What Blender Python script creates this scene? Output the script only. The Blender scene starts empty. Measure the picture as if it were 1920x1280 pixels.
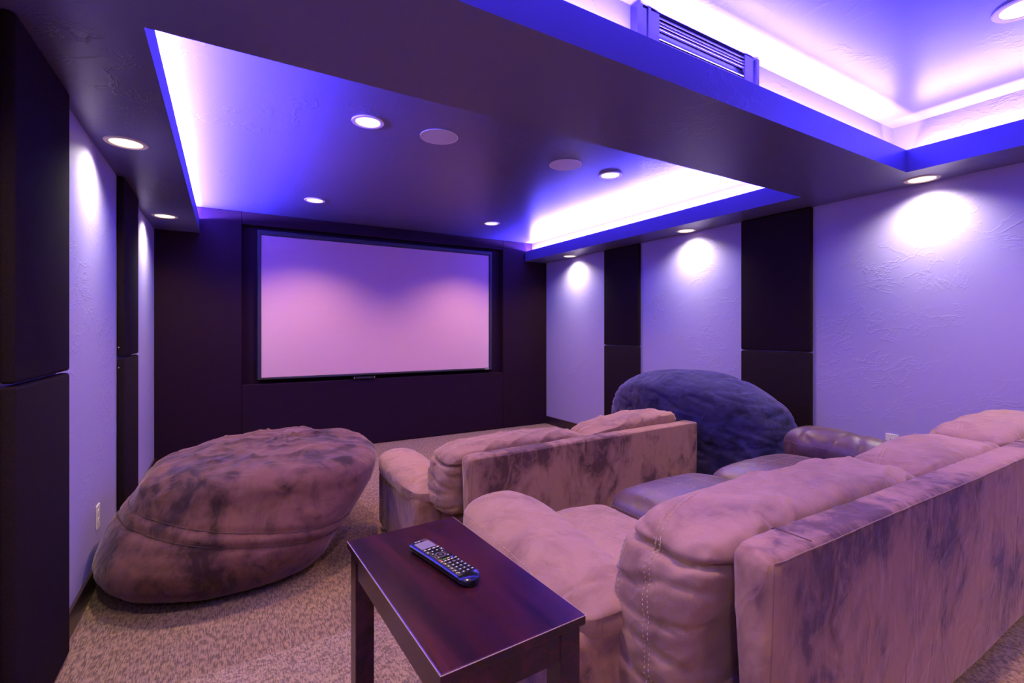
import bpy, bmesh, math, random
import numpy as np
from mathutils import Vector, Matrix, noise
from mathutils.bvhtree import BVHTree
random.seed(7)
R = math.radians
scn = bpy.context.scene
COL = scn.collection

# ------------------------------------------------------------------ camera
CAM_H = 1.25
cam_d = bpy.data.cameras.new('camera')
cam = bpy.data.objects.new('camera', cam_d)
COL.objects.link(cam)
cam.location = (0, 0, CAM_H)
cam.rotation_euler = (R(90), 0, R(-30.747))
cam_d.sensor_width = 36
cam_d.lens = 901.22 / 1920 * 36
cam_d.shift_y = (620.77 - 640) / 1920
cam_d.clip_start = 0.05
scn.camera = cam

# ------------------------------------------------------------------ world, exposure
scn.view_settings.view_transform = 'Standard'
scn.view_settings.look = 'None'
scn.view_settings.gamma = 1
scn.view_settings.exposure = 0.0
scn.view_settings.use_curve_mapping = False
w = bpy.data.worlds.new('world')
scn.world = w
w.use_nodes = True
w.node_tree.nodes['Background'].inputs[0].default_value = (0.5, 0.45, 0.6, 1)
w.node_tree.nodes['Background'].inputs[1].default_value = 0.004
scn.cycles.max_bounces = 10
scn.cycles.diffuse_bounces = 6
scn.cycles.sample_clamp_indirect = 6.0
scn.cycles.use_denoising = True

# ------------------------------------------------------------------ room numbers
XL, XR, YS, YB = -0.558, 3.741, 5.372, -2.6
HS, HC, HC2 = 2.172, 2.418, 2.487            # soffit underside, tray ceiling
LXL, LXR = -0.214, 3.398         # cove lips
BY1, BY2 = 1.229, 1.825          # beam between the two trays
LIPT = 2.302
RISER_Y, RISER_H = 1.785, 0.18

LED_COL = (0.108, 0.078, 1.0)
WARM = (1.0, 0.62, 0.36)
WALLW = (1.0, 0.87, 0.60)
LED_W = 165.0      # watts a metre
TRAY_W = 106.0
SOFF_W = 68.0

def led(x0, y0, x1, y1, h, nx, ny, up, wm):
    L = math.hypot(x1 - x0, y1 - y0)
    d = bpy.data.lights.new('led_strip_light', 'AREA')
    d.shape = 'RECTANGLE'; d.size = L; d.size_y = 0.012
    d.energy = wm * L; d.color = LED_COL
    o = bpy.data.objects.new('led_strip_light', d); COL.objects.link(o)
    o.location = ((x0 + x1) / 2, (y0 + y1) / 2, h)
    z = -Vector((nx, ny, up)).normalized(); xa = Vector((x1 - x0, y1 - y0, 0)).normalized()
    ya = z.cross(xa)
    o.rotation_euler = Matrix((xa, ya, z)).transposed().to_euler()
    return o
LEDH = 2.291
BK = 0.100
UPW = 230.0
def cove(x0, y0, x1, y1, nx, ny, back, front, wm):
    led(x0 - nx * back, y0 - ny * back, x1 - nx * back, y1 - ny * back, LEDH, nx, ny, 0.35, wm)
    led(x0 - nx * front, y0 - ny * front, x1 - nx * front, y1 - ny * front, 2.262, -nx, -ny, 1.6, UPW)  # second strip, added to wash the cove wall from below
cove(LXL, BY2 + 0.03, LXL, YS - 0.03, 1, 0, 0.100, 0.036, LED_W * 1.25)
cove(LXR, BY2 + 0.03, LXR, YS - 0.03, -1, 0, 0.100, 0.036, LED_W)
cove(LXL, -0.85, LXL, BY1 - 0.02, 1, 0, 0.100, 0.036, LED_W * 0.36)
cove(LXR, -0.85, LXR, BY1 - 0.02, -1, 0, 0.100, 0.036, LED_W * 0.36)
cove(LXL + 0.02, BY1, LXR - 0.02, BY1, 0, -1, 0.056, 0.036, LED_W * 0.28)

def spot(x, y, h, watts, col, ang=125, blend=0.7):
    d = bpy.data.lights.new('downlight_lamp', 'SPOT')
    d.energy = watts; d.color = col; d.spot_size = R(ang); d.spot_blend = blend
    d.shadow_soft_size = 0.045
    o = bpy.data.objects.new('downlight_lamp', d); COL.objects.link(o)
    o.location = (x, y, h - 0.012)
    return o
TRAY_L = [(0.68, 2.715), (0.68, 4.585), (2.47, 2.715), (2.47, 4.585), (2.62, 0.58)]
TRAY_HID = [(0.62, 0.58), (0.62, -1.7), (2.62, -1.7)]
SOFF_L = [(-0.42, 2.985), (-0.42, 4.72), (3.62, 4.70), (3.62, 2.967), (3.62, 1.232)]
SOFF_HID = [(-0.42, 1.232), (3.62, -0.5), (-0.42, -0.5)]
for x, y in TRAY_L + TRAY_HID:
    spot(x, y, HC if y > 1.5 else (HC2 if y > -1 else HS), TRAY_W * (2.0 if y < -1 else 1.0), WARM)  # unseen rear pair boosted to warm the sofa back
for x, y in SOFF_L + SOFF_HID:
    spot(x, y, HS, SOFF_W, WALLW, 146, 0.95)

# ------------------------------------------------------------------ materials
def new_mat(name):
    m = bpy.data.materials.new(name); m.use_nodes = True
    nt = m.node_tree
    return m, nt, nt.nodes['Principled BSDF']
def N(nt, typ, **kw):
    n = nt.nodes.new(typ)
    for k, v in kw.items():
        if k in n.inputs.keys(): n.inputs[k].default_value = v
        else: setattr(n, k, v)
    return n
def coords(nt, scale=(1, 1, 1), out='Object', rot=(0, 0, 0)):
    tc = nt.nodes.new('ShaderNodeTexCoord'); mp = nt.nodes.new('ShaderNodeMapping')
    mp.inputs['Scale'].default_value = scale; mp.inputs['Rotation'].default_value = rot
    nt.links.new(tc.outputs[out], mp.inputs[0])
    return mp.outputs[0]
def ramp(nt, src, stops):
    r = nt.nodes.new('ShaderNodeValToRGB')
    el = r.color_ramp.elements
    while len(el) < len(stops): el.new(0.5)
    for e, (p, c) in zip(el, stops):
        e.position = p; e.color = (*c, 1) if len(c) == 3 else c
    nt.links.new(src, r.inputs[0])
    return r.outputs[0]
def bump(nt, b, height, strength, dist, prev=None):
    n = nt.nodes.new('ShaderNodeBump')
    n.inputs['Strength'].default_value = strength; n.inputs['Distance'].default_value = dist
    nt.links.new(height, n.inputs['Height'])
    if prev is not None: nt.links.new(prev, n.inputs['Normal'])
    nt.links.new(n.outputs[0], b.inputs['Normal'])
    return n.outputs[0]
def math_n(nt, op, a, b=None, clamp=False):
    n = nt.nodes.new('ShaderNodeMath'); n.operation = op; n.use_clamp = clamp
    for i, v in enumerate((a, b)):
        if v is None: continue
        if isinstance(v, (int, float)): n.inputs[i].default_value = v
        else: nt.links.new(v, n.inputs[i])
    return n.outputs[0]

def plaster(name, col, rough, strength):
    m, nt, b = new_mat(name)
    b.inputs['Base Color'].default_value = (*col, 1)
    b.inputs['Roughness'].default_value = rough
    co = coords(nt, (1, 1, 1.6))
    warp = N(nt, 'ShaderNodeTexNoise', Scale=2.2, Detail=2.0)
    nt.links.new(co, warp.inputs['Vector'])
    mix = nt.nodes.new('ShaderNodeVectorMath'); mix.operation = 'MULTIPLY_ADD'
    mix.inputs[1].default_value = (0.55, 0.55, 0.55)
    nt.links.new(warp.outputs['Color'], mix.inputs[0]); nt.links.new(co, mix.inputs[2])
    n1 = N(nt, 'ShaderNodeTexNoise', Scale=4.0, Detail=5.0, Roughness=0.65)
    nt.links.new(mix.outputs[0], n1.inputs['Vector'])
    flake = ramp(nt, n1.outputs['Fac'], [(0.50, (0, 0, 0)), (0.535, (1, 1, 1)), (0.56, (.15, .15, .15)), (1.0, (0, 0, 0))])
    n2 = N(nt, 'ShaderNodeTexNoise', Scale=1.6, Detail=2.0)
    nt.links.new(co, n2.inputs['Vector'])
    mask = ramp(nt, n2.outputs['Fac'], [(0.42, (0, 0, 0)), (0.62, (1, 1, 1))])
    hgt = math_n(nt, 'MULTIPLY', flake, mask)
    soft = N(nt, 'ShaderNodeTexNoise', Scale=9.0, Detail=3.0)
    nt.links.new(co, soft.inputs['Vector'])
    hgt = math_n(nt, 'ADD', hgt, math_n(nt, 'MULTIPLY', soft.outputs['Fac'], 0.5))
    bump(nt, b, hgt, strength, 0.004)
    return m

def fabric_dark(name, col, sheen=0.15):
    m, nt, b = new_mat(name)
    co = coords(nt, (1, 1, 1))
    n = N(nt, 'ShaderNodeTexNoise', Scale=420.0, Detail=2.0, Roughness=0.7)
    nt.links.new(co, n.inputs['Vector'])
    c = ramp(nt, n.outputs['Fac'], [(0.35, tuple(x * 0.55 for x in col)), (0.62, col), (0.8, tuple(x * 1.8 for x in col))])
    nt.links.new(c, b.inputs['Base Color'])
    b.inputs['Roughness'].default_value = 0.95
    b.inputs['Specular IOR Level'].default_value = 0.06
    b.inputs['Sheen Weight'].default_value = sheen
    bump(nt, b, n.outputs['Fac'], 0.5, 0.0012)
    return m

def suede(name, light, dark, lo=0.42, hi=0.6, scale=3.0, stretch=(1, 1, 0.6), sheen=0.35, wr=0.5, sheen_tint=(1, .8, .75)):
    m, nt, b = new_mat(name)
    co = coords(nt, stretch)
    n = N(nt, 'ShaderNodeTexNoise', Scale=scale, Detail=7.0, Roughness=0.62, Distortion=0.9)
    nt.links.new(co, n.inputs['Vector'])
    nf = N(nt, 'ShaderNodeTexNoise', Scale=scale * 4, Detail=4.0, Roughness=0.6, Distortion=0.9)
    nt.links.new(co, nf.inputs['Vector'])
    mixv = math_n(nt, 'ADD', math_n(nt, 'MULTIPLY', n.outputs['Fac'], 0.62), math_n(nt, 'MULTIPLY', nf.outputs['Fac'], 0.38))
    mid = tuple((a + c) / 2 for a, c in zip(light, dark))
    c = ramp(nt, mixv, [(lo, dark), ((lo + hi) / 2 - 0.02, mid), (hi, light), (0.85, tuple(x * 1.12 for x in light))])
    nt.links.new(c, b.inputs['Base Color'])
    b.inputs['Roughness'].default_value = 0.85
    b.inputs['Specular IOR Level'].default_value = 0.2
    b.inputs['Sheen Weight'].default_value = sheen
    b.inputs['Sheen Roughness'].default_value = 0.4
    b.inputs['Sheen Tint'].default_value = (*sheen_tint, 1)
    fine = N(nt, 'ShaderNodeTexNoise', Scale=260.0, Detail=2.0)
    nt.links.new(coords(nt), fine.inputs['Vector'])
    b1 = bump(nt, b, fine.outputs['Fac'], 0.25, 0.0012)
    cr = N(nt, 'ShaderNodeTexNoise', Scale=11.0, Detail=3.0, Roughness=0.5, Distortion=0.7)
    nt.links.new(coords(nt, (1.0, 0.8, 0.5)), cr.inputs['Vector'])
    rid = math_n(nt, 'ABSOLUTE', math_n(nt, 'SUBTRACT', cr.outputs['Fac'], 0.5))
    b2 = bump(nt, b, rid, wr, 0.02, b1)
    c2 = N(nt, 'ShaderNodeTexNoise', Scale=3.6, Detail=1.5, Roughness=0.45, Distortion=1.0)
    nt.links.new(coords(nt, (1.0, 1.6, 1.3), rot=(0.3, 0.5, 0.6)), c2.inputs['Vector'])
    r2 = math_n(nt, 'POWER', math_n(nt, 'SUBTRACT', 1.0, math_n(nt, 'MULTIPLY', math_n(nt, 'ABSOLUTE', math_n(nt, 'SUBTRACT', c2.outputs['Fac'], 0.5)), 5.0), True), 3.0)
    bump(nt, b, r2, wr * 0.6, 0.006, b2)
    return m

def simple(name, col, rough=0.5, metal=0.0, spec=0.5, emit=None, es=0.0, coat=0.0):
    m, nt, b = new_mat(name)
    b.inputs['Base Color'].default_value = (*col, 1)
    b.inputs['Roughness'].default_value = rough
    b.inputs['Metallic'].default_value = metal
    b.inputs['Specular IOR Level'].default_value = spec
    b.inputs['Coat Weight'].default_value = coat
    b.inputs['Coat Roughness'].default_value = 0.15
    if emit:
        b.inputs['Emission Color'].default_value = (*emit, 1)
        b.inputs['Emission Strength'].default_value = es
    # faint procedural variation of gloss
    n = N(nt, 'ShaderNodeTexNoise', Scale=30.0, Detail=3.0)
    nt.links.new(coords(nt), n.inputs['Vector'])
    mr = nt.nodes.new('ShaderNodeMapRange')
    mr.inputs['To Min'].default_value = max(0.02, rough - 0.05); mr.inputs['To Max'].default_value = min(1, rough + 0.05)
    nt.links.new(n.outputs['Fac'], mr.inputs['Value']); nt.links.new(mr.outputs[0], b.inputs['Roughness'])
    return m

def carpet_mat(name, light, dark, sx, sy):
    m, nt, b = new_mat(name)
    fleck = N(nt, 'ShaderNodeTexNoise', Scale=1.0, Detail=2.5, Roughness=0.7)
    nt.links.new(coords(nt, (sx, sy, 40)), fleck.inputs['Vector'])
    f2 = N(nt, 'ShaderNodeTexNoise', Scale=1.0, Detail=2.0)
    nt.links.new(coords(nt, (sx * 0.28, sy * 1.6, 30)), f2.inputs['Vector'])
    v = math_n(nt, 'ADD', math_n(nt, 'MULTIPLY', fleck.outputs['Fac'], 0.65), math_n(nt, 'MULTIPLY', f2.outputs['Fac'], 0.35))
    c = ramp(nt, v, [(0.43, dark), (0.50, tuple((a + d) / 2 for a, d in zip(light, dark))), (0.56, light)])
    nt.links.new(c, b.inputs['Base Color'])
    b.inputs['Roughness'].default_value = 1.0
    b.inputs['Specular IOR Level'].default_value = 0.05
    b.inputs['Sheen Weight'].default_value = 0.15
    pile = N(nt, 'ShaderNodeTexNoise', Scale=260.0, Detail=2.0, Roughness=0.8)
    nt.links.new(coords(nt), pile.inputs['Vector'])
    b1 = bump(nt, b, pile.outputs['Fac'], 0.9, 0.004)
    bump(nt, b, v, 0.6, 0.006, b1)
    return m

def wood_dark(name, a, c, rough=0.3, coat=0.4):
    m, nt, b = new_mat(name)
    n = N(nt, 'ShaderNodeTexNoise', Scale=2.5, Detail=6.0, Roughness=0.6, Distortion=0.6)
    nt.links.new(coords(nt, (9, 1.2, 9)), n.inputs['Vector'])
    col = ramp(nt, n.outputs['Fac'], [(0.35, a), (0.7, c)])
    nt.links.new(col, b.inputs['Base Color'])
    b.inputs['Roughness'].default_value = rough
    b.inputs['Coat Weight'].default_value = coat
    b.inputs['Coat Roughness'].default_value = 0.22
    sp = N(nt, 'ShaderNodeTexNoise', Scale=70.0, Detail=3.0)
    nt.links.new(coords(nt), sp.inputs['Vector'])
    bump(nt, b, sp.outputs['Fac'], 0.12, 0.001)
    return m

M = {}
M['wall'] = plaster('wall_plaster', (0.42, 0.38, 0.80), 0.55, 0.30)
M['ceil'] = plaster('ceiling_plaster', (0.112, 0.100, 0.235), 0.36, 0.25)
M['panel'] = fabric_dark('acoustic_cloth', (0.022, 0.012, 0.010), 0.0)
M['front'] = fabric_dark('screen_wall_cloth', (0.026, 0.010, 0.014), 0.0)
M['suede'] = suede('taupe_suede', (0.33, 0.18, 0.105), (0.085, 0.040, 0.024), 0.42, 0.55)
M['suede2'] = suede('taupe_suede_smooth', (0.34, 0.195, 0.125), (0.185, 0.10, 0.064), 0.38, 0.55, 2.2, (1, 1, 1), 0.3, 0.6)
M['suede_bag'] = suede('brown_suede', (0.145, 0.062, 0.040), (0.034, 0.014, 0.010), 0.42, 0.56, 2.6, (1, 1, 0.8), 0.3, 0.35)
M['navy'] = suede('navy_suede', (0.042, 0.040, 0.095), (0.010, 0.010, 0.028), 0.40, 0.60, 2.8, (1, 1, 1.6), 0.5, 0.5, (.5, .4, 1))
M['glossy'] = suede('dark_glossy_cover', (0.12, 0.058, 0.036), (0.06, 0.03, 0.02), 0.4, 0.6, 3.0, (1, 1, 1), 0.0, 0.25)  # darker and glossier than the other cushion covers
lb = M['glossy'].node_tree.nodes['Principled BSDF']
lb.inputs['Roughness'].default_value = 0.44; lb.inputs['Specular IOR Level'].default_value = 0.6
M['carpet'] = carpet_mat('carpet', (0.35, 0.215, 0.125), (0.12, 0.068, 0.04), 230, 22)
M['carpet2'] = carpet_mat('carpet_riser', (0.38, 0.245, 0.16), (0.15, 0.09, 0.06), 230, 60)
M['base'] = wood_dark('baseboard_wood', (0.022, 0.010, 0.010), (0.045, 0.02, 0.018))
M['table'] = wood_dark('mahogany', (0.014, 0.004, 0.006), (0.050, 0.009, 0.010), 0.20, 0.1)
M['table'].node_tree.nodes['Principled BSDF'].inputs['Specular IOR Level'].default_value = 0.3
M['screen'] = simple('screen_cloth', (0.80, 0.50, 0.70), 0.9, spec=0.1)  # pink room light mixed into the white cloth's base colour
M['frame'] = simple('screen_frame_velvet', (0.022, 0.018, 0.022), 0.7)
M['white'] = simple('white_plastic', (0.82, 0.80, 0.80), 0.35)
M['slot'] = simple('dark_slot', (0.02, 0.02, 0.02), 0.6)
M['trimring'] = simple('light_trim', (0.80, 0.74, 0.68), 0.45)
M['lens'] = simple('lamp_lens', (1, 0.9, 0.8), 0.4, emit=(1.0, 0.72, 0.42), es=2.4)
M['speaker'] = simple('speaker_grille', (0.62, 0.58, 0.62), 0.6)
M['black'] = simple('black_gloss_plastic', (0.008, 0.008, 0.009), 0.16, spec=0.35, coat=0.15)
M['blackm'] = simple('black_matt_plastic', (0.02, 0.018, 0.02), 0.5)
M['key'] = simple('rubber_key', (0.03, 0.028, 0.032), 0.5)
M['mark'] = simple('key_mark', (0.85, 0.8, 0.85), 0.5)
M['redmark'] = simple('key_mark_red', (0.75, 0.06, 0.06), 0.5)
M['lcd'] = simple('lcd_glass', (0.20, 0.17, 0.26), 0.2)
M['silver'] = simple('silver_edge', (0.75, 0.72, 0.72), 0.25, metal=1.0)
M['thread_l'] = simple('pale_thread', (0.52, 0.40, 0.34), 0.8)
M['thread_d'] = simple('dark_thread', (0.10, 0.06, 0.05), 0.8)
M['cord'] = suede('piping_suede', (0.24, 0.14, 0.09), (0.18, 0.10, 0.065))
M['vent'] = simple('vent_lacquer', (0.012, 0.008, 0.010), 0.22, coat=0.3)

# speaker grille perforation
_nt = M['speaker'].node_tree
_v = N(_nt, 'ShaderNodeTexVoronoi', Scale=330.0); _nt.links.new(coords(_nt), _v.inputs['Vector'])
bump(_nt, _nt.nodes['Principled BSDF'], _v.outputs['Distance'], 0.4, 0.001)

# ------------------------------------------------------------------ helpers
def link(name, me, mat=None, parent=None, loc=None):
    o = bpy.data.objects.new(name, me); COL.objects.link(o)
    if mat: me.materials.append(mat)
    if parent is not None: o.parent = parent
    if loc is not None: o.location = loc
    return o
def from_bm(name, bm, mat=None, parent=None, smooth=False, loc=None):
    bmesh.ops.recalc_face_normals(bm, faces=bm.faces)
    me = bpy.data.meshes.new(name); bm.to_mesh(me); bm.free()
    if smooth:
        for p in me.polygons: p.use_smooth = True
    return link(name, me, mat, parent, loc)
def empty(name, loc=(0, 0, 0), rz=0.0):
    o = bpy.data.objects.new(name, None); COL.objects.link(o)
    o.location = loc; o.rotation_euler = (0, 0, rz); o.empty_display_size = 0.05
    return o
def tag(o, label, cat, group=None):
    o['label'] = label; o['category'] = cat
    if group: o['group'] = group
    return o
def struct(o):
    o['kind'] = 'structure'; return o
def bx(bm, x0, x1, y0, y1, z0, z1, bev=0.0, seg=2):
    r = bmesh.ops.create_cube(bm, size=1.0)
    for v in r['verts']:
        v.co = Vector(((x0 + x1) / 2 + v.co.x * (x1 - x0), (y0 + y1) / 2 + v.co.y * (y1 - y0), (z0 + z1) / 2 + v.co.z * (z1 - z0)))
    if bev > 0:
        es = list({e for v in r['verts'] for e in v.link_edges})
        bmesh.ops.bevel(bm, geom=es, offset=bev, segments=seg, affect='EDGES', profile=0.5)
def box(name, x0, x1, y0, y1, z0, z1, mat, parent=None, bev=0.0, seg=2, smooth=False):
    bm = bmesh.new(); bx(bm, x0, x1, y0, y1, z0, z1, bev, seg)
    return from_bm(name, bm, mat, parent, smooth)
def shade_auto(o, ang=35):
    me = o.data
    for p in me.polygons: p.use_smooth = True
    me.set_sharp_from_angle(angle=R(ang))
def disc(bm, r, z0, z1, seg=40, r_in=None, cx=0, cy=0):
    """closed ring or plate between z0 and z1"""
    A = [(cx + r * math.cos(2 * math.pi * i / seg), cy + r * math.sin(2 * math.pi * i / seg)) for i in range(seg)]
    if r_in is None:
        t = [bm.verts.new((x, y, z1)) for x, y in A]; b = [bm.verts.new((x, y, z0)) for x, y in A]
        bm.faces.new(t); bm.faces.new(b[::-1])
        for i in range(seg): bm.faces.new((b[i], b[(i + 1) % seg], t[(i + 1) % seg], t[i]))
    else:
        B = [(cx + r_in * math.cos(2 * math.pi * i / seg), cy + r_in * math.sin(2 * math.pi * i / seg)) for i in range(seg)]
        ot = [bm.verts.new((x, y, z1)) for x, y in A]; ob = [bm.verts.new((x, y, z0)) for x, y in A]
        it = [bm.verts.new((x, y, z1)) for x, y in B]; ib = [bm.verts.new((x, y, z0)) for x, y in B]
        for i in range(seg):
            j = (i + 1) % seg
            bm.faces.new((ob[i], ob[j], ot[j], ot[i])); bm.faces.new((it[i], it[j], ib[j], ib[i]))
            bm.faces.new((ot[i], ot[j], it[j], it[i])); bm.faces.new((ib[i], ib[j], ob[j], ob[i]))
def tube(bm, pts, r, seg=6):
    pts = [Vector(p) for p in pts]
    rings = []
    for i, p in enumerate(pts):
        d = (pts[min(i + 1, len(pts) - 1)] - pts[max(i - 1, 0)]).normalized()
        a = d.orthogonal().normalized() if not rings else (rings[-1][1] - d * rings[-1][1].dot(d)).normalized()
        b = d.cross(a)
        rings.append(([bm.verts.new(p + (a * math.cos(2 * math.pi * k / seg) + b * math.sin(2 * math.pi * k / seg)) * r) for k in range(seg)], a))
    for (u, _), (v, _) in zip(rings, rings[1:]):
        for k in range(seg): bm.faces.new((u[k], u[(k + 1) % seg], v[(k + 1) % seg], v[k]))
    bm.faces.new(rings[0][0][::-1]); bm.faces.new(rings[-1][0])
def nz(p, f, seed=0.0):
    return noise.noise(Vector((p[0] * f[0] + seed, p[1] * f[1] + seed * 1.7, p[2] * f[2] - seed)))
def ridge(p, f, seed=0.0, k=3):
    return (1 - min(1.0, abs(nz(p, f, seed)) * 2.2)) ** k
def displace(me, fn):
    me.update()
    nrm = [Vector(v.normal) for v in me.vertices]
    for v, n in zip(me.vertices, nrm):
        v.co += n * fn(v.co)
    me.update()
def grid_box(nx, ny, nz_):
    """surface lattice of a cube -1..1"""
    idx = {}; V = []; F = []
    def vid(i, j, k):
        key = (i, j, k)
        if key not in idx:
            idx[key] = len(V); V.append((2 * i / nx - 1, 2 * j / ny - 1, 2 * k / nz_ - 1))
        return idx[key]
    for j in range(ny):
        for k in range(nz_):
            F.append((vid(0, j, k), vid(0, j, k + 1), vid(0, j + 1, k + 1), vid(0, j + 1, k)))
            F.append((vid(nx, j, k), vid(nx, j + 1, k), vid(nx, j + 1, k + 1), vid(nx, j, k + 1)))
    for i in range(nx):
        for k in range(nz_):
            F.append((vid(i, 0, k), vid(i + 1, 0, k), vid(i + 1, 0, k + 1), vid(i, 0, k + 1)))
            F.append((vid(i, ny, k), vid(i, ny, k + 1), vid(i + 1, ny, k + 1), vid(i + 1, ny, k)))
    for i in range(nx):
        for j in range(ny):
            F.append((vid(i, j, 0), vid(i, j + 1, 0), vid(i + 1, j + 1, 0), vid(i + 1, j, 0)))
            F.append((vid(i, j, nz_), vid(i + 1, j, nz_), vid(i + 1, j + 1, nz_), vid(i, j + 1, nz_)))
    return V, F
def cushion(name, x0, x1, y0, y1, z0, z1, mat, parent, ex=(5, 3, 4), step=0.014, warp=None, disp=None):
    """soft padded block: superellipsoid with its own exponent per axis"""
    c = ((x0 + x1) / 2, (y0 + y1) / 2, (z0 + z1) / 2); h = ((x1 - x0) / 2, (y1 - y0) / 2, (z1 - z0) / 2)
    n = [max(6, int(2 * q / step)) for q in h]
    V, F = grid_box(*n)
    out = []
    for q in V:
        q = [math.sin(a * math.pi / 2) * 0.35 + a * 0.65 for a in q]
        s = sum(abs(a) ** e for a, e in zip(q, ex))
        # scale so that sum |a s|^e = 1 (two Newton steps are enough)
        t = s ** (-1.0 / (sum(ex) / 3))
        for _ in range(4):
            f = sum(abs(a * t) ** e for a, e in zip(q, ex)) - 1
            df = sum(e * abs(a) ** e * t ** (e - 1) for a, e in zip(q, ex))
            t = max(0.2, t - f / df)
        u = [a * t for a in q]
        p = Vector((c[0] + u[0] * h[0], c[1] + u[1] * h[1], c[2] + u[2] * h[2]))
        if warp: p = warp(p, u)
        out.append(p)
    me = bpy.data.meshes.new(name); me.from_pydata(out, [], F)
    for p in me.polygons: p.use_smooth = True
    if disp: displace(me, disp)
    return link(name, me, mat, parent)
def snap(objs_me, pts, lift=0.0015, step=0.012, drc=None):
    """drop a polyline of guide points on the nearest surface of a mesh"""
    bvh = BVHTree.FromPolygons([v.co.copy() for v in objs_me.vertices], [tuple(p.vertices) for p in objs_me.polygons])
    out = []
    for a, b in zip(pts, pts[1:]):
        a, b = Vector(a), Vector(b); n = max(1, int((b - a).length / step))
        for i in range(n + (1 if b == Vector(pts[-1]) else 0)):
            q = None; g0 = a.lerp(b, i / n)
            if drc is not None:
                q, nr, _, _ = bvh.ray_cast(g0 - Vector(drc) * 0.15, Vector(drc), 0.5)
            if q is None: q, nr, _, _ = bvh.find_nearest(g0)
            out.append(q + nr * lift)
    return out
def seam(name, me, lines, r, mat, parent, dash=False, lift=0.001):
    bm = bmesh.new()
    for pts in lines:
        drc = None
        if isinstance(pts[0], str): drc = {'x': (1, 0, 0), '-x': (-1, 0, 0), '-z': (0, 0, -1)}[pts[0]]; pts = pts[1:]
        q = snap(me, pts, lift, 0.006 if dash else 0.012, drc)
        if dash:
            for i in range(0, len(q) - 1, 2): tube(bm, q[i:i + 2], r, 4)
        elif len(q) > 1: tube(bm, q, r, 5)
    o = from_bm(name, bm, mat, parent, True)
    o['kind'] = 'stuff'
    return o

# ------------------------------------------------------------------ room shell
fl = box('floor', XL, XR, RISER_Y - 0.3, YS + 0.14, -0.1, 0.0, M['carpet']); struct(fl)
rs = box('floor_riser', XL, XR, YB, RISER_Y, -0.1, RISER_H, M['carpet2'], None, 0.012, 3); struct(rs)
struct(box('wall_left', XL - 0.12, XL, YB - 0.12, YS + 0.16, -0.1, HC2 + 0.1, M['wall']))
struct(box('wall_right', XR, XR + 0.12, YB - 0.12, YS + 0.16, -0.1, HC2 + 0.1, M['wall']))
struct(box('wall_rear', XL, XR, YB - 0.12, YB, -0.1, HC2 + 0.1, M['wall']))
wf = struct(box('wall_front', XL, XR, YS + 0.085, YS + 0.16, 0.0, HC, M['front']))
OX0, OX1, OZ0, OZ1 = 0.132, 3.060, 0.722, 2.296
for (a, b, c, d) in ((XL + .001, OX0 - .0015, 0.004, HC - 0.002), (OX1 + .0015, XR - .001, 0.004, HC - 0.002),
                     (OX0 + .0015, OX1 - .0015, 0.004, OZ0), (OX0 + .0015, OX1 - .0015, OZ1, HC - 0.002)):
    o = box('fabric_panel', a, b, YS, YS + 0.084, c, d, M['front'], wf, 0.004, 2)
bm = bmesh.new(); bx(bm, XL, XR, 1.6, YS + 0.16, HC, HC2 + 0.1); bx(bm, XL, XR, YB, 1.5995, HC2, HC2 + 0.1)
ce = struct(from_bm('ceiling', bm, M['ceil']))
TR = -0.9  # unseen rear tray edge, set forward to cut the blue bounce
# soffit plate with the two tray openings
bm = bmesh.new()
xs = [XL, LXL, LXR, XR]; ys = [YB, TR, BY1, BY2, YS - 0.001]
vt = {(i, j, k): bm.verts.new((xs[i], ys[j], z)) for i in range(4) for j in range(5) for k, z in enumerate((HS, HS + 0.025))}
solid = {(i, j) for i in range(3) for j in range(4)} - {(1, 1), (1, 3)}
for (i, j) in solid:
    bm.faces.new([vt[a] for a in ((i, j, 0), (i, j + 1, 0), (i + 1, j + 1, 0), (i + 1, j, 0))])
    bm.faces.new([vt[a] for a in ((i, j, 1), (i + 1, j, 1), (i + 1, j + 1, 1), (i, j + 1, 1))])
    for (di, dj, A, B) in ((-1, 0, (i, j), (i, j + 1)), (1, 0, (i + 1, j + 1), (i + 1, j)), (0, -1, (i + 1, j), (i, j)), (0, 1, (i, j + 1), (i + 1, j + 1))):
        if (i + di, j + dj) not in solid:
            bm.faces.new([vt[(*A, 0)], vt[(*A, 1)], vt[(*B, 1)], vt[(*B, 0)]])
for v in [v for v in bm.verts if not v.link_faces]: bm.verts.remove(v)
es = [e for e in bm.edges if len(e.link_faces) == 2 and e.calc_face_angle(0) > 1 and all(abs(v.co.z - HS) < 1e-4 for v in e.verts)]
bmesh.ops.bevel(bm, geom=es, offset=0.010, segments=3, affect='EDGES', profile=0.5)
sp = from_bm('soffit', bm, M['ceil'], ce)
shade_auto(sp, 50)
Z1 = HS + 0.025; g = 0.0006
CW = 0.108
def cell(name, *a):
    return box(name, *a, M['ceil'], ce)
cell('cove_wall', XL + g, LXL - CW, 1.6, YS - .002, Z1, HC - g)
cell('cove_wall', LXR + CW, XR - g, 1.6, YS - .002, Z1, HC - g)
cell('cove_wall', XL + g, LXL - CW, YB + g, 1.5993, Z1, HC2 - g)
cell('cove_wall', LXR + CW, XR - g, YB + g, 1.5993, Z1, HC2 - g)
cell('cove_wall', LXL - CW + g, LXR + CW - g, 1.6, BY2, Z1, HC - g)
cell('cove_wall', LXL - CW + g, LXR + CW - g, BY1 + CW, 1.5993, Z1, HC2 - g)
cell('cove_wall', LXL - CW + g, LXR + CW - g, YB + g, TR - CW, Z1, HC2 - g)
T = 0.022
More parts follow.
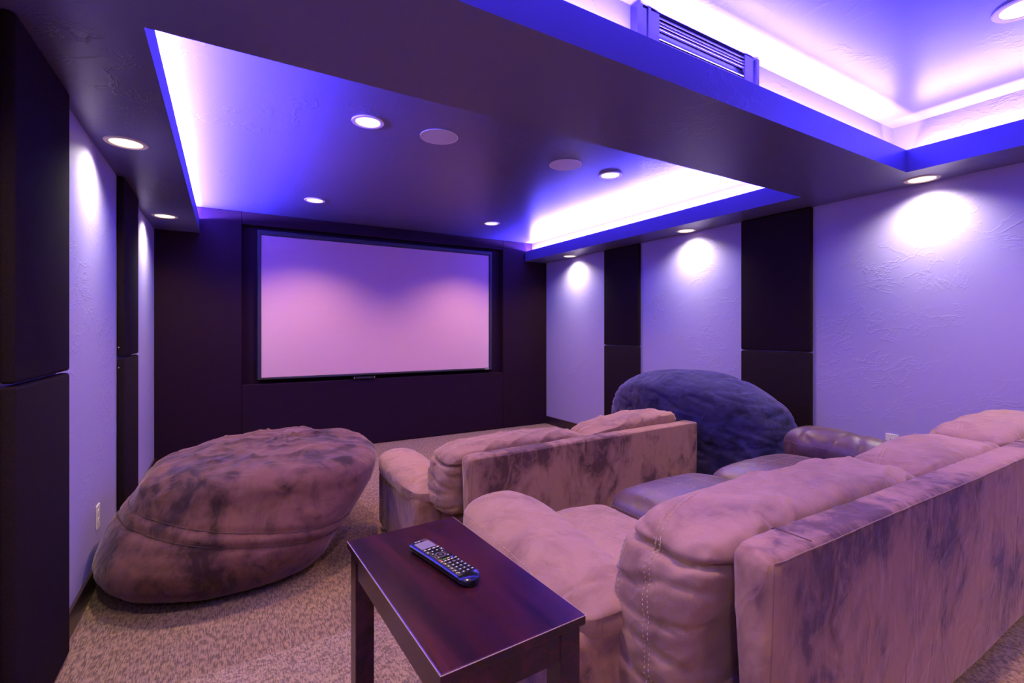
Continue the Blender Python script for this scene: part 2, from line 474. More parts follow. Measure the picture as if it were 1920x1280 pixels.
for a in ((LXL - T, LXL, BY2 + g, YS - .002), (LXR, LXR + T, BY2 + g, YS - .002), (LXL - T, LXL, TR + g, BY1 - g), (LXR, LXR + T, TR + g, BY1 - g),
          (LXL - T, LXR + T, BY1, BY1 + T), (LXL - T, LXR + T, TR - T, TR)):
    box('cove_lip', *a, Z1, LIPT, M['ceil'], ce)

# baseboards between the wall panels
P1, P2, P3, P4 = 1.918, 2.48, 3.64, 4.178
def baseboard(name, side, segs):
    bm = bmesh.new()
    for (y0, y1, z0) in segs:
        if side < 0: bx(bm, XL, XL + 0.014, y0, y1, z0, z0 + 0.105, 0.003, 2)
        else: bx(bm, XR - 0.014, XR, y0, y1, z0, z0 + 0.105, 0.003, 2)
    return struct(from_bm(name, bm, M['base']))
SEG = [(RISER_Y + .002, P1 - .002, 0), (P2 + .002, P3 - .002, 0), (P4 + .002, YS - .002, 0), (YB + .01, RISER_Y - .002, RISER_H)]
baseboard('baseboard_left', -1, SEG); baseboard('baseboard_right', 1, SEG)

# ------------------------------------------------------------------ acoustic wall panels
def acoustic(side, y0, y1, z0, z1, label):
    t = 0.038
    if side < 0: a, b = XL + 0.001, XL + t
    else: a, b = XR - t, XR - 0.001
    bm = bmesh.new(); bx(bm, a, b, y0, y1, z0, z1, 0.011, 3)
    o = from_bm('acoustic_panel', bm, M['panel']); shade_auto(o, 60)
    tag(o, label, 'wall panel', 'fabric panels on the side walls')
    return o
SZ = 1.094
acoustic(-1, P1, P2, 0.006, SZ - .004, 'dark brown fabric panel at the left photo edge, lower half')
acoustic(-1, P1, P2, SZ + .004, HS - .002, 'dark brown fabric panel at the left photo edge, upper half reaching the soffit')
q1 = acoustic(-1, P3, P4, 0.006, SZ - .004, 'narrow-looking dark panel behind the brown beanbag on the left wall, lower half')
q2 = acoustic(-1, P3, P4, SZ + .004, HS - .002, 'narrow-looking dark panel above the brown beanbag on the left wall, upper half')
for q, zz in ((q1, SZ - 0.06), (q2, SZ + 0.06)):
    bm = bmesh.new(); r = bmesh.ops.create_uvsphere(bm, u_segments=10, v_segments=6, radius=0.005)
    o = from_bm('pin_head', bm, M['silver'], q, True); o.location = (XL + 0.012, P3 + 0.001, zz)
acoustic(1, P1, P2, 0.006, SZ - .004, 'dark fabric panel right of and behind the navy beanbag, lower half')
acoustic(1, P1, P2, SZ + .004, HS - .002, 'wide dark fabric panel above the navy beanbag, nearer one, upper half')
acoustic(1, P3, P4, 0.006, SZ - .004, 'dark fabric panel on the right wall nearest the screen wall, lower half')
acoustic(1, P3, P4, SZ + .004, HS - .002, 'dark fabric panel on the right wall nearest the screen wall, upper half')

# ------------------------------------------------------------------ ceiling fixtures
def downlight(x, y, h, label, group):
    t = empty('recessed_light', (x, y, h)); tag(t, label, 'ceiling light', group)
    bm = bmesh.new(); disc(bm, 0.088, -0.006, -0.0005, 40, 0.066)
    es = [e for e in bm.edges if all(abs(v.co.z + 0.006) < 1e-5 for v in e.verts) and abs(e.verts[0].co.xy.length - e.verts[1].co.xy.length) < 1e-4]
    bmesh.ops.bevel(bm, geom=es, offset=0.003, segments=2, affect='EDGES')
    o = from_bm('trim_ring', bm, M['trimring'], t); shade_auto(o)
    bm = bmesh.new(); disc(bm, 0.0655, -0.003, -0.0008, 40)
    from_bm('lens', bm, M['lens'], t)
    return t
lab = ['large glowing recessed light left of the two round ceiling speakers',
       'glowing recessed tray light above the left half of the screen',
       'glowing recessed tray light just right of the farther round ceiling speaker',
       'glowing recessed tray light above the right end of the screen',
       'pinkish recessed light cut off at the upper right corner of the photo']
for (x, y), l in zip(TRAY_L, lab): downlight(x, y, HC if y > 1.5 else HC2, l, 'recessed lights in the tray ceilings')
lab = ['glowing light in the left soffit, the nearer one, beside the wide lavender wall strip',
       'glowing light in the left soffit close to the screen wall',
       'small glowing light in the right soffit close to the screen wall',
       'glowing light in the right soffit between the two dark wall panels',
       'bright light in the right soffit over the big hot spot on the bare wall']
for (x, y), l in zip(SOFF_L, lab): downlight(x, y, HS, l, 'recessed lights in the side soffits')
for (x, y), l in zip([(1.098, 2.70), (2.042, 2.70)], ['round flush ceiling speaker, the larger looking one nearer the big tray light',
                                                     'round flush ceiling speaker, the farther one near the right tray light']):
    t = empty('ceiling_speaker', (x, y, HC)); tag(t, l, 'speaker', 'round speakers in the tray ceiling')
    bm = bmesh.new(); disc(bm, 0.113, -0.006, -0.001, 48, 0.108); from_bm('rim', bm, M['white'], t)
    bm = bmesh.new(); disc(bm, 0.1078, -0.005, -0.001, 48); from_bm('grille', bm, M['speaker'], t)

# louvred vent on the cove wall of the beam
vx0, vx1, vy = 1.315, 2.075, BY1 + CW
vt_ = empty('air_vent', ((vx0 + vx1) / 2, vy, Z1)); tag(vt_, 'dark louvred vent with moulded side casings standing in the bright cove', 'vent')
def vbox(name, x0, x1, y0, y1, z0, z1, mat=M['vent'], bev=0.0):
    X = (vx0 + vx1) / 2
    return box(name, x0 - X, x1 - X, y0 - vy, y1 - vy, z0 - Z1, z1 - Z1, mat, vt_, bev)
vtop = HC2 - 0.008
vbox('backing', vx0 + .11, vx1 - .08, vy - 0.014, vy - 0.001, Z1 + .01, vtop - 0.002)
bm = bmesh.new(); X = (vx0 + vx1) / 2
for x0, x1, d in ((vx0, vx0 + .028, .040), (vx0 + .028, vx0 + .062, .030), (vx0 + .062, vx0 + .075, .037), (vx0 + .075, vx0 + .125, .033)):
    bx(bm, x0 - X, x1 - X, -d, -0.001, 0.002, vtop - Z1 - (0.0 if d > .035 else .004), 0.002, 1)
from_bm('casing', bm, M['vent'], vt_)
bm = bmesh.new()
for x0, x1, d in ((vx1 - .095, vx1 - .045, .033), (vx1 - .045, vx1 - .02, .030), (vx1 - .02, vx1, .040)):
    bx(bm, x0 - X, x1 - X, -d, -0.001, 0.002, vtop - Z1, 0.002, 1)
from_bm('casing', bm, M['vent'], vt_)
for z in (vtop - .008, vtop - .024, vtop - .036, vtop - .050, vtop - .088, vtop - .102, vtop - .114, vtop - .160, vtop - .2):
    bm = bmesh.new(); bx(bm, vx0 + .126 - X, vx1 - .096 - X, -.030, -.0145, z - .004 - Z1, z + .004 - Z1, 0.0015, 1)
    for v in bm.verts: v.co.z += v.co.y * 0.25
    from_bm('slat', bm, M['vent'], vt_)

# ------------------------------------------------------------------ projection screen
FX0, FX1, FZ0, FZ1 = 0.268, 2.920, 0.765, 2.258
WX0, WX1, WZ0, WZ1 = 0.302, 2.868, 0.787, 2.208
FX1 = WX1 + 0.040
t = empty('projection_screen', ((FX0 + FX1) / 2, YS + 0.084, FZ0)); tag(t, 'large wide pink-tinted projection screen in a thin black frame', 'screen')
ox, oy, oz = t.location
bm = bmesh.new()
# frame as a mitred profile swept round the picture
prof = [(0.0, 0.081), (0.0, 0.020), (0.006, 0.012), (0.028, 0.012), (0.040, 0.024), (0.040, 0.081)]
cor = [(FX0, FZ0, 1, 1), (FX1, FZ0, -1, 1), (FX1, FZ1, -1, -1), (FX0, FZ1, 1, -1)]
wl, wr_, wb, wt = WX0 - FX0, FX1 - WX1, WZ0 - FZ0, FZ1 - WZ1
ring = []
for (cx, cz, sx, sz) in cor:
    ww = wl if sx > 0 else wr_; hh = wb if sz > 0 else wt
    ring.append([bm.verts.new((cx + sx * a / 0.04 * ww - ox, YS + b - oy, cz + sz * a / 0.04 * hh - oz)) for a, b in prof])
for i in range(4):
    A, B = ring[i], ring[(i + 1) % 4]
    for k in range(len(prof)): bm.faces.new((A[k], B[k], B[(k + 1) % len(prof)], A[(k + 1) % len(prof)]))
from_bm('frame', bm, M['frame'], t)
box('screen_surface', WX0 - ox, WX1 - ox, -0.056, -0.050, WZ0 - oz, WZ1 - oz, M['screen'], t)
# small maker's badge: pale blurry letters on the lower right of the frame
bm = bmesh.new()
bxz = WZ0 - 0.013
x = WX1 - 0.062
for k, (wd, bars) in enumerate(((.012, (0, 1)), (.012, (0, 2)), (.010, (1, 2)), (.012, (0, 1, 2)))):
    y0, y1 = YS + 0.0095, YS + 0.0118
    bx(bm, x - ox, x + .003 - ox, y0 - oy, y1 - oy, bxz - .007 - oz, bxz + .006 - oz)
    for b_ in bars: bx(bm, x - ox, x + wd - ox, y0 - oy, y1 - oy, bxz - .007 + b_ * .005 - oz, bxz - .004 + b_ * .005 - oz)
    x += wd + .003
from_bm('badge', bm, M['mark'], t)

# sensor bar on the ledge under the screen
t = empty('sensor_bar', (1.305, YS + 0.012, OZ0)); tag(t, 'small black sensor bar on the ledge under the screen', 'sensor bar')
box('body', -0.118, 0.118, -0.030, 0.026, 0.006, 0.036, M['black'], t, 0.007, 3)
box('window', -0.085, 0.085, -0.0315, -0.0295, 0.013, 0.029, M['blackm'], t)
for s in (-1, 1):
    box('end_strip', s * 0.109 - .003, s * 0.109 + .003, -0.0318, -0.0295, 0.009, 0.033, M['silver'], t)
for s in (-1, 1):
    box('foot', s * 0.07 - .02, s * 0.07 + .02, -0.02, 0.02, 0.0005, 0.008, M['blackm'], t, 0.002, 1)

# ------------------------------------------------------------------ power outlets
def outlet(x, y, h, side, label):
    t = empty('power_outlet', (x, y, h), R(-90) if side > 0 else R(90)); tag(t, label, 'outlet', 'white wall outlets')
    # local: x across, y out of the wall (negative), z up
    s = 1
    box('cover_plate', -0.036, 0.036, -0.0055, -0.0004, -0.059, 0.059, M['white'], t, 0.002, 2)
    for zc in (0.021, -0.021):
        bm = bmesh.new()
        pr = []
        for k in range(24):
            a = 2 * math.pi * k / 24
            pr.append((max(-0.0165, min(0.0165, 0.0175 * math.cos(a))), max(-0.0135, min(0.0135, 0.0175 * math.sin(a)))))
        f = [bm.verts.new((px, -0.0072, zc + pz)) for px, pz in pr]; b_ = [bm.verts.new((px, -0.005, zc + pz)) for px, pz in pr]
        bm.faces.new(f); bm.faces.new(b_[::-1])
        for k in range(24): bm.faces.new((f[k], f[(k + 1) % 24], b_[(k + 1) % 24], b_[k]))
        so = from_bm('socket', bm, M['white'], t)
        for dx, hh in ((-0.0065, .0045), (0.0065, .0038)):
            box('slot', dx - .0012, dx + .0012, -0.0076, -0.0068, zc + .003 - hh, zc + .003 + hh, M['slot'], so)
        box('slot', -.0024, .0024, -0.0076, -0.0068, zc - .0105, zc - .006, M['slot'], so)
    bm = bmesh.new(); disc(bm, 0.003, 0.0050, 0.0066, 12)
    for v in bm.verts: v.co = Vector((v.co.x, -v.co.z, v.co.y))
    from_bm('screw', bm, M['silver'], t)
    return t
outlet(XL, 3.148, 0.318, -1, 'white duplex outlet low on the left wall beside the brown beanbag')
outlet(XR, 1.43, 0.520, 1, 'white duplex outlet on the right wall just above the rear sofa')

# ------------------------------------------------------------------ side table and remote
TW, TL, TH = 0.284, 0.545, 0.56
tb = empty('side_table', (0.405, 0.943, RISER_H), R(2.1)); tag(tb, 'narrow dark mahogany side table with square legs beside the rear sofa', 'table')
hw, hl = TW / 2, TL / 2
o = box('table_top', -hw, hw, -hl, hl, TH - 0.018, TH, M['table'], tb, 0.002, 2)
for sx in (-1, 1):
    box('apron', min(sx * (hw - .010), sx * (hw - .026)), max(sx * (hw - .010), sx * (hw - .026)), -hl + .05, hl - .05, TH - .073, TH - .0181, M['table'], tb, .001, 1)
for sy in (-1, 1):
    box('apron', -hw + .05, hw - .05, min(sy * (hl - .010), sy * (hl - .026)), max(sy * (hl - .010), sy * (hl - .026)), TH - .073, TH - .0181, M['table'], tb, .001, 1)
for sx in (-1, 1):
    for sy in (-1, 1):
        cx, cy = sx * (hw - .029), sy * (hl - .029)
        box('leg', cx - .022, cx + .022, cy - .022, cy + .022, 0.0, TH - .0182, M['table'], tb, .002, 1)
# pale rim along the near and long top edges
bm = bmesh.new()
e = 0.0004
for a, b_ in (((-hw, -hl), (-hw, hl)), ((-hw, -hl), (hw, -hl)), ((hw, -hl), (hw, hl))):
    tube(bm, [(a[0], a[1], TH - .0012), (b_[0], b_[1], TH - .0012)], 0.0007, 5)
from_bm('pale_edge', bm, simple('pale_edge_finish', (0.42, 0.26, 0.20), 0.4), tb)

def remote():
    hx, hy = 0.386, 1.080; tx, ty = 0.427, 0.862
    d = Vector((tx - hx, ty - hy, 0)); L = d.length
    rz = math.atan2(d.y, d.x)
    t = empty('remote_control', ((hx + tx) / 2, (hy + ty) / 2, RISER_H + TH + 0.0006), rz)
    tag(t, 'black remote control with screen and pale keys on the side table', 'remote')
    # outline: +x is the rounded tail end, -x the square head
    n = 60; V = []; F = []
    def halfw(s):   # s 0..1 head to tail
        w_ = 0.0275 - 0.0015 * math.sin(math.pi * s)
        if s > 0.86: w_ *= math.sqrt(max(0.0, 1 - ((s - 0.86) / 0.14) ** 2.4))
        if s < 0.04: w_ *= 0.82 + 0.18 * math.sqrt(s / 0.04)
        return max(w_, 0.0006)
    prof_ = [(-0.55, 0.000), (-0.85, 0.004), (-1.0, 0.011), (-0.97, 0.0165), (-0.80, 0.0195), (0.80, 0.0195), (0.97, 0.0165), (1.0, 0.011), (0.85, 0.004), (0.55, 0.000)]
    for i in range(n + 1):
        s = i / n; s = 0.5 - 0.5 * math.cos(math.pi * s) if s > 0.5 else s
        x = -L / 2 + L * s; w_ = halfw(s)
        drop = 0.007 * max(0, (s - 0.88) / 0.12) ** 1.6
        for a, z in prof_:
            lift = 0.0
            V.append((x, a * w_, max(0.0, z - drop * z / 0.0195)))
    m_ = len(prof_)
    for i in range(n):
        for k in range(m_):
            F.append((i * m_ + k, i * m_ + (k + 1) % m_, (i + 1) * m_ + (k + 1) % m_, (i + 1) * m_ + k))
    F.append(tuple(range(m_))[::-1]); F.append(tuple(n * m_ + k for k in range(m_)))
    me = bpy.data.meshes.new('body'); me.from_pydata(V, [], F)
    bmn = bmesh.new(); bmn.from_mesh(me); bmesh.ops.recalc_face_normals(bmn, faces=bmn.faces); bmn.to_mesh(me); bmn.free()
    body = link('body', me, M['black'], t); shade_auto(body, 40)
    Z = 0.0195
    def pl(name, x0, x1, y0, y1, mat, h=0.0010, parent=t, bev=0.0003):
        return box(name, x0, x1, y0, y1, Z - 0.0004, Z + h, mat, parent, bev, 1)
    x = -L / 2
    pl('display', x + .014, x + .050, -.0185, .0185, M['lcd'], 0.0005)
    for k in range(2): pl('head_mark', x + .006, x + .008, -.004 - .008 * k, .001 - .008 * k, M['mark'], 0.0006)
    def key(cx, cy, lx, ly, mark=M['mark'], ml=0.5, mw=0.4):
        b_ = pl('button', cx - lx, cx + lx, cy - ly, cy + ly, M['key'], 0.0014)
        pl('key_mark', cx - lx * ml, cx + lx * ml, cy - ly * mw, cy + ly * mw, mark, 0.0018, b_, 0.0)
    for k in range(4): key(x + .0595, -.0165 + .011 * k, .0022, .0045, ml=.55, mw=.6)
    for sy in (-1, 1): key(x + .073, sy * .0175, .006, .004, ml=.25, mw=.3)
    for sy in (-1, 1): key(x + .073, sy * .006, .0025, .003)
    # navigation pad
    bm = bmesh.new(); disc(bm, 0.0125, Z - .0003, Z + .0012, 32, 0.0085, x + .096, 0); from_bm('navigation_ring', bm, M['silver'], t)
    bm = bmesh.new(); disc(bm, 0.0045, Z - .0003, Z + .0015, 24, None, x + .096, 0); from_bm('button', bm, M['key'], t)
    for a in range(4):
        cx, cy = x + .096 + .0165 * math.cos(a * math.pi / 2 + math.pi / 4), .0172 * math.sin(a * math.pi / 2 + math.pi / 4)
        key(cx, cy, .0022, .0026)
    for k, c_ in enumerate(((.8, .05, .05), (.1, .5, .1), (.8, .6, .05), (.1, .15, .9))):
        pl('colour_key', x + .1185, x + .1205, -.0180 + .0095 * k, -.0110 + .0095 * k, simple('colour_key_%d' % k, c_, .4), .0012)
    for k in range(5): key(x + .1285, -.0175 + .00875 * k, .0018, .0036, ml=.6, mw=.75)
    for r_ in range(5):
        for k in range(4):
            y_ = -.0165 + .011 * k
            key(x + .1405 + .0125 * r_, y_, .0035, .0037, M['redmark'] if (r_ == 0 and k == 2) else M['mark'], .32, .32)
    return t
remote()

# ------------------------------------------------------------------ sofas
def wrinkle(amp=0.006, f=(7, 7, 4), s=1.0, fine=0.002):
    def fn(p):
        return amp * nz(p, f, s) + amp * 0.9 * (ridge(p, (f[0] * .8, f[1] * .8, f[2] * 1.3), s + 3, 4) - 0.3) + fine * nz(p, (25, 25, 18), s + 9)
    return fn

def sofa(label, loc, rz, L, backs, seats, arms, seam_x, seed, glossy_seats=(), base_x=None, z0c=0.30):
    t = empty('sofa', loc, rz); tag(t, label, 'sofa')
    # back frame: padded upright board, slightly narrower towards the floor at its ends
    bm = bmesh.new()
    def fr_warp(p, u):
        p = p.copy()
        low = (0.63 - p.z) / 0.6
        p.y += (0.022 - 0.064 * (u[1] + 1) / 2) * low
        return p
    fr = cushion('back_frame', 0, L, 0.0, 0.098, 0.04, 0.638, M['suede'], t, ex=(50, 16, 40), step=0.02, warp=fr_warp,
                 disp=lambda p: 0.003 * nz(p, (3, 3, 3), seed) + 0.0022 * (ridge(p, (9, 9, 4), seed, 4) if p.z > 0.5 else 0))
    bm.free()
    lines = [[(0.012, -0.002, 0.63), (L - 0.012, -0.002, 0.63)], [(0.010, -0.002, 0.628), (0.003, 0.010, 0.06)], [(L - .010, -0.002, 0.628), (L - .003, 0.010, 0.06)]]
    seam('piping', fr.data, lines, 0.0016, M['cord'], fr, lift=0.0004)
    if seam_x:
        for sx in seam_x:
            pts = [(sx + 0.012 * math.sin(a * 3), 0.10 - 0.13 * a, 0.66) for a in [i / 10 for i in range(11)]]
            seam('seam_cord', fr.data, [pts], 0.0016, M['thread_d'], fr)
    seam('top_seam', fr.data, [[(0.15, 0.10, 0.64), (0.15, 0.01, 0.64)]], 0.0013, M['thread_d'], fr)
    bx0, bx1 = base_x
    bs = cushion('base', bx0, bx1, 0.075, 0.93, 0.03, 0.29, M['suede'], t, ex=(30, 20, 12), step=0.03)
    # back cushions
    for k, (x0, x1, zt, tilt) in enumerate(backs):
        s_ = seed + k * 5.3
        def wp(p, u, x0=x0, x1=x1, zt=zt, tilt=tilt):
            p = p.copy()
            p.z += max(0, u[2]) * (tilt * (p.x - x0) / (x1 - x0) - 0.045 * math.exp(-(p.x - x0) / 0.07) - 0.035 * math.exp(-(x1 - p.x) / 0.05))
            v = (p.z - z0c) / (zt - z0c)
            p.y += -0.035 * max(0, v - 0.55) * 2.2           # top rolls back over the frame
            p.y += 0.022 * math.sin(math.pi * min(1, max(0, v))) + 0.045 * (1 - v) * (1 - u[1]) / 2
            m_ = 1 - min(1, abs(2 * (p.x - x0) / (x1 - x0) - 1)) ** 2
            p.z += 0.018 * (m_ - 0.5) * (1 if u[2] > 0 else 0) * max(0, u[2])
            return p
        def dp(p, x0=x0, x1=x1, zt=zt, s_=s_):
            d = 0.007 * nz(p, (5, 5, 3), s_) + 0.0015 * nz(p, (26, 26, 20), s_)
            q = (p.x + 0.6 * p.z, p.y, p.z - 0.35 * p.x + .5 * p.y)
            d += 0.011 * ridge(q, (3.0, 5, 11), s_ + 2, 4) * (0.4 + 0.6 * max(0, (p.z - .5) / .2))
            end = min(abs(p.x - x0), abs(p.x - x1))
            # gathered creases at the ends and one deep fold under the top roll
            fold = math.exp(-((p.z - (zt - 0.085) - 0.05 * (p.y - .25) + 0.02 * nz(p, (6, 9, 1), s_)) / 0.0075) ** 2)
            d -= 0.026 * fold * math.exp(-(end / 0.16) ** 2)
            d -= 0.011 * math.exp(-(end / 0.12) ** 2) * (ridge(p, (1.0, 3.0, 15), s_ + 4, 4))
            return d
        c = cushion('back_cushion', x0, x1, 0.105, 0.405, z0c, zt, M['suede2'], t, ex=(13, 4.2, 6), step=0.0095, warp=wp, disp=dp)
        ym = 0.26
        seam('stitching', c.data, [
            ['x', (x0 - .02, ym, z0c + .05), (x0 - .02, ym, zt - .06)], ['x', (x0 - .02, ym + .013, z0c + .05), (x0 - .02, ym + .013, zt - .06)],
            ['-z', (x0 + .015, ym - .01, zt + .04), (x0 + .20, ym + .03, zt + .04)], ['-z', (x0 + .015, ym + .003, zt + .04), (x0 + .20, ym + .043, zt + .04)],
            ['x', (x0 - .02, ym + .105, z0c + .05), (x0 - .02, ym + .105, zt - .09)],
            ['-z', (x1 - .12, ym, zt + .04), (x1 - .02, ym - .01, zt + .04)]], 0.0009, M['thread_l'], c, True)
    # seats
    for k, (x0, x1) in enumerate(seats):
        s_ = seed + 20 + k * 3.1
        is_glossy = k in glossy_seats
        def wp(p, u, x0=x0, x1=x1):
            p = p.copy()
            m_ = (1 - ((p.x - (x0 + x1) / 2) / ((x1 - x0) / 2 + .02)) ** 2) * (1 - ((p.y - .65) / .42) ** 2)
            if u[2] > 0: p.z += u[2] * (0.045 if is_glossy else 0.025) * max(0, m_)
            return p
        c = cushion('seat_cushion', x0, x1, 0.30, 0.965, 0.27, 0.425 if is_glossy else 0.40, M['glossy'] if is_glossy else M['suede2'], t, ex=(6, 7, 3.4), step=0.016, warp=wp,
                    disp=wrinkle(0.003 if is_glossy else 0.005, (6, 5, 5), s_, 0.001))
        if is_glossy: c['label'] = 'darker shiny quilted seat cushion'
        ls = []
        for q in (0.2, 0.4, 0.6, 0.8): ls.append([(x0 + (x1 - x0) * q, .35, .5), (x0 + (x1 - x0) * q, .93, .5)])
        for q in (0.45, 0.62, 0.79): ls.append([(x0 + .03, q, .5), (x1 - .03, q, .5)])
        ls.append([(x0 + .01, .36, .385), (x0 + .01, .93, .385), (x0 + .03, .975, .385), (x1 - .03, .975, .385), (x1 - .01, .93, .385)])
        seam('quilting', c.data, ls, 0.0010, M['thread_l'], c, True, 0.0004)
    # arms
    for k, (x0, x1, d, is_glossy) in enumerate(arms):
        s_ = seed + 40 + k * 2.7
        # d = +1: outer side at low x
        px0, px1 = (x0 - 0.015, x1 + 0.10) if d > 0 else (x0 - 0.03, x1 + 0.02)
        ab = cushion('arm', x0 + .01, x1, 0.36, 1.0, 0.03, 0.375, M['suede'], t, ex=(9, 14, 12), step=0.022, disp=lambda p: 0.002 * nz(p, (6, 6, 6), s_))
        def wp(p, u):
            p = p.copy()
            v = (p.y - .36) / .66                           # 0 back, 1 front
            xm = (p.x - px0) / (px1 - px0)
            top = max(0, u[2])
            p.z += -(0.045 if is_glossy else 0.105) * max(0.0, 1 - v) ** 1.6 * (0.35 + .65 * top) + (0.04 * top if is_glossy else 0) + 0.01 * top * math.sin(v * 3)
            p.z -= 0.035 * top * (xm - .45) ** 2 * 4
            p.z -= 0.02 * (1 - v) * max(0, -u[2])
            return p
        def dp(p):
            v = (p.y - .36) / .66
            e = 0.006 * nz(p, (5, 5, 4), s_) + 0.0014 * nz(p, (24, 24, 20), s_)
            e -= 0.008 * (1 - v) * ridge(p, (2.5, 11, 3), s_, 4)
            e -= (0.010 if is_glossy else 0.003) * ridge(p, (4, 9, 4), s_ + 5, 5)
            return e
        pil = cushion('arm_pillow', px0, px1, 0.34, 1.03, 0.335, 0.515, M['glossy'] if is_glossy else M['suede2'], t, ex=(3.2, 4.5, 2.7), step=0.0125, warp=wp, disp=dp)
        if is_glossy: pil['label'] = 'darker shiny arm pillow with stitching'
        xe = px0 + .055; xf = px0 + .085
        seam('stitching', pil.data, [[(px0 + .0, .42, .47), (px0 + .0, .98, .47), (px0 + .03, 1.04, .45)],
                                                                          [(px0 - .01, .36, .36), (px0 - .01, 1.0, .38)]], 0.0009, M['thread_l'], pil, True)
    return t

sofa('long taupe suede sectional sofa on the riser, its back towards the camera', (0.885, 0.524, RISER_H), 0.0, 2.62,
     [(-0.055, 1.03, 0.655, -0.005), (1.015, 1.77, 0.640, 0.005), (1.755, 2.60, 0.672, 0.0)],
     [(0.0, 0.41), (0.412, 1.03), (1.032, 1.70), (1.96, 2.60)],
     [(-0.20, 0.0, 1, False), (1.75, 1.93, 1, True)],
     [1.775], 1.3, glossy_seats=(1, 2), base_x=(0.02, 2.61), z0c=0.12)
sofa('taupe suede loveseat on the lower floor between the brown and navy beanbags', (1.003, 2.075, 0.0), R(2.6), 1.755,
     [(-0.060, 0.865, 0.665, 0.0), (0.86, 1.69, 0.660, 0.055)],
     [(0.0, 0.585), (0.587, 1.17), (1.172, 1.75)],
     [(-0.14, 0.03, 1, False), (1.69, 1.775, 1, False)],
     [0.87], 7.7, base_x=(0.02, 1.74))

# ------------------------------------------------------------------ beanbags
def beanbag(name, label, slices, mat, disp, pw=2.3, nt_=220, nr=110):
    S = np.array(slices, float)
    h = S[:, 0]; d = np.r_[0, np.cumsum(np.hypot(np.diff(S[:, 0]), np.diff((S[:, 3] + S[:, 4]) / 2)))]
    tt = np.linspace(0, d[-1], nr)
    # Catmull-Rom through the slices
    def cr(col):
        y = S[:, col]; m_ = np.gradient(y, d); out = []
        for q in tt:
            i = min(max(int(np.searchsorted(d, q) - 1), 0), len(d) - 2)
            L_ = d[i + 1] - d[i]; u = (q - d[i]) / L_
            out.append((2*u**3-3*u**2+1)*y[i] + (u**3-2*u**2+u)*L_*m_[i] + (-2*u**3+3*u**2)*y[i+1] + (u**3-u**2)*L_*m_[i+1])
        return np.array(out)
    H_, CX, CY, RX, RY = (cr(k) for k in range(5))
    V = []; F = []
    for i in range(nr):
        for k in range(nt_):
            a = 2 * math.pi * k / nt_; c, s = math.cos(a), math.sin(a)
            r = 1 / (abs(c) ** pw + abs(s) ** pw) ** (1 / pw)
            V.append((CX[i] + max(RX[i], .003) * r * c, CY[i] + max(RY[i], .003) * r * s, max(0.0, H_[i])))
    for i in range(nr - 1):
        for k in range(nt_):
            j = (k + 1) % nt_
            F.append((i * nt_ + k, i * nt_ + j, (i + 1) * nt_ + j, (i + 1) * nt_ + k))
    V.append((CX[0], CY[0], 0.0)); b = len(V) - 1
    V.append((CX[-1], CY[-1], H_[-1])); tp = len(V) - 1
    for k in range(nt_):
        j = (k + 1) % nt_
        F.append((j, k, b)); F.append(((nr - 1) * nt_ + k, (nr - 1) * nt_ + j, tp))
    base = Vector((CX[0], CY[0], 0))
    me = bpy.data.meshes.new(name); me.from_pydata([Vector(v) - base for v in V], [], F)
    for p in me.polygons: p.use_smooth = True
    me.update()
    def dd(p): return disp(p + base) * min(1.0, max(0.0, p.z / 0.05))
    displace(me, dd)
    for v in me.vertices: v.co.z = max(0.0, v.co.z)
    t = empty(name, base); tag(t, label, 'beanbag')
    return t, link('cover', me, mat, t), base

def beltz(p): return 0.305 - 0.17 * (p.x - 0.0) + 0.05 * (p.x) ** 2
def bag_disp(p):
    e = 0.020 * nz(p, (2.2, 2.2, 2.2), 3.0) + 0.006 * nz(p, (6, 6, 6), 5.0) + 0.0015 * nz(p, (22, 22, 22), 2.0)
    top = max(0.0, min(1.0, (p.z - 0.40 - 0.10 * (p.x + .1)) / 0.12))
    ang = math.atan2(p.y - 3.3, p.x - 0.36)
    e += top * (0.014 * (ridge((ang * 1.2, p.z * 2, 0), (2.0, 1, 1), 8, 2) - .45) + 0.014 * (ridge(p, (4, 7, 4), 4, 3) - .3))
    side = 1 - top
    e -= side * 0.004 * ridge(p, (5, 5, 12), 1.0, 4)
    b = p.z - beltz(p)
    e += 0.004 * math.exp(-(b / .02) ** 4) - 0.006 * (math.exp(-((b - .028) / .011) ** 2) + math.exp(-((b + .028) / .011) ** 2))
    return e
bag, cov, bb = beanbag('beanbag', 'huge brown suede beanbag slumped against the left wall', [
    (0.0, 0.02, 3.08, 0.40, 0.40), (0.05, 0.02, 3.07, 0.505, 0.52), (0.14, 0.02, 3.06, 0.555, 0.58), (0.28, 0.10, 3.10, 0.595, 0.60),
    (0.42, 0.20, 3.16, 0.615, 0.585), (0.50, 0.23, 3.18, 0.600, 0.575), (0.548, 0.25, 3.19, 0.545, 0.52), (0.578, 0.28, 3.21, 0.43, 0.41), (0.592, 0.30, 3.24, 0.25, 0.25), (0.595, 0.31, 3.25, 0.02, 0.02)], M['suede_bag'], bag_disp)
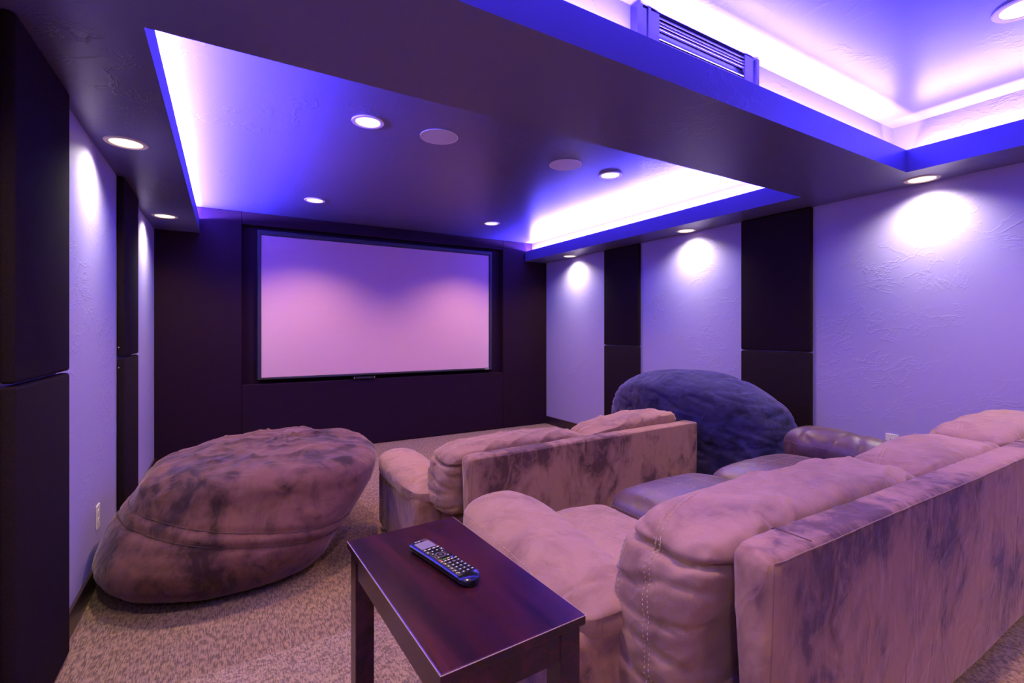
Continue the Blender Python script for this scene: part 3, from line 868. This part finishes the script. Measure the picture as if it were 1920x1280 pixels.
bm = bmesh.new()
NT_, NR_ = 220, 110
for off in (-0.028, 0.028):
    pts = []
    for k in list(range(NT_)) + [0]:
        colv = [cov.data.vertices[i * NT_ + k].co for i in range(NR_)]
        for a, b_ in zip(colv, colv[1:]):
            fa = (a.z - beltz(a + bb) - off); fb = (b_.z - beltz(b_ + bb) - off)
            if fa <= 0 < fb:
                q = a.lerp(b_, -fa / (fb - fa)); pts.append(q + Vector((q.x, q.y, 0)).normalized() * 0.001); break
    tube(bm, pts, 0.0015, 5)
o = from_bm('belt_piping', bm, simple('bag_thread', (0.05, 0.025, 0.02), .8), bag, True); o['kind'] = 'stuff'

def navy_disp(p):
    e = 0.016 * nz(p, (2, 2, 2.4), 13.0) + 0.006 * nz(p, (5, 5, 5), 15.0)
    q = (p.x * .3 + p.y * 1.0, p.z * 1.0 - p.y * .25, p.x)
    e -= 0.012 * ridge(q, (3.0, 13, 2), 3.3, 4) * min(1, p.z / .4)
    e -= 0.005 * ridge(q, (6.0, 26, 3), 6.3, 4) * min(1, p.z / .4)
    return e
nb, ncov, nbase = beanbag('beanbag', 'huge navy blue suede beanbag leaning against the right wall behind the sofas', [
    (0.0, 3.35, 2.53, 0.27, 0.45), (0.06, 3.33, 2.55, 0.34, 0.60), (0.18, 3.30, 2.58, 0.385, 0.72), (0.36, 3.30, 2.62, 0.405, 0.82),
    (0.54, 3.29, 2.63, 0.405, 0.82), (0.70, 3.26, 2.62, 0.39, 0.73), (0.82, 3.22, 2.62, 0.335, 0.56), (0.90, 3.22, 2.63, 0.23, 0.38), (0.935, 3.21, 2.63, 0.11, 0.19), (0.942, 3.21, 2.63, 0.01, 0.02)],
    M['navy'], navy_disp)
pts = []
for k in range(40):
    a = k / 39
    pts.append(tuple(Vector((2.86 + 0.25 * a, 1.9 + 1.5 * a, 0.50 + 0.05 * math.sin(3 * a))) - nbase))
seam('side_seam', ncov.data, [pts], 0.0016, simple('navy_thread', (0.01, 0.01, 0.03), .8), nb)
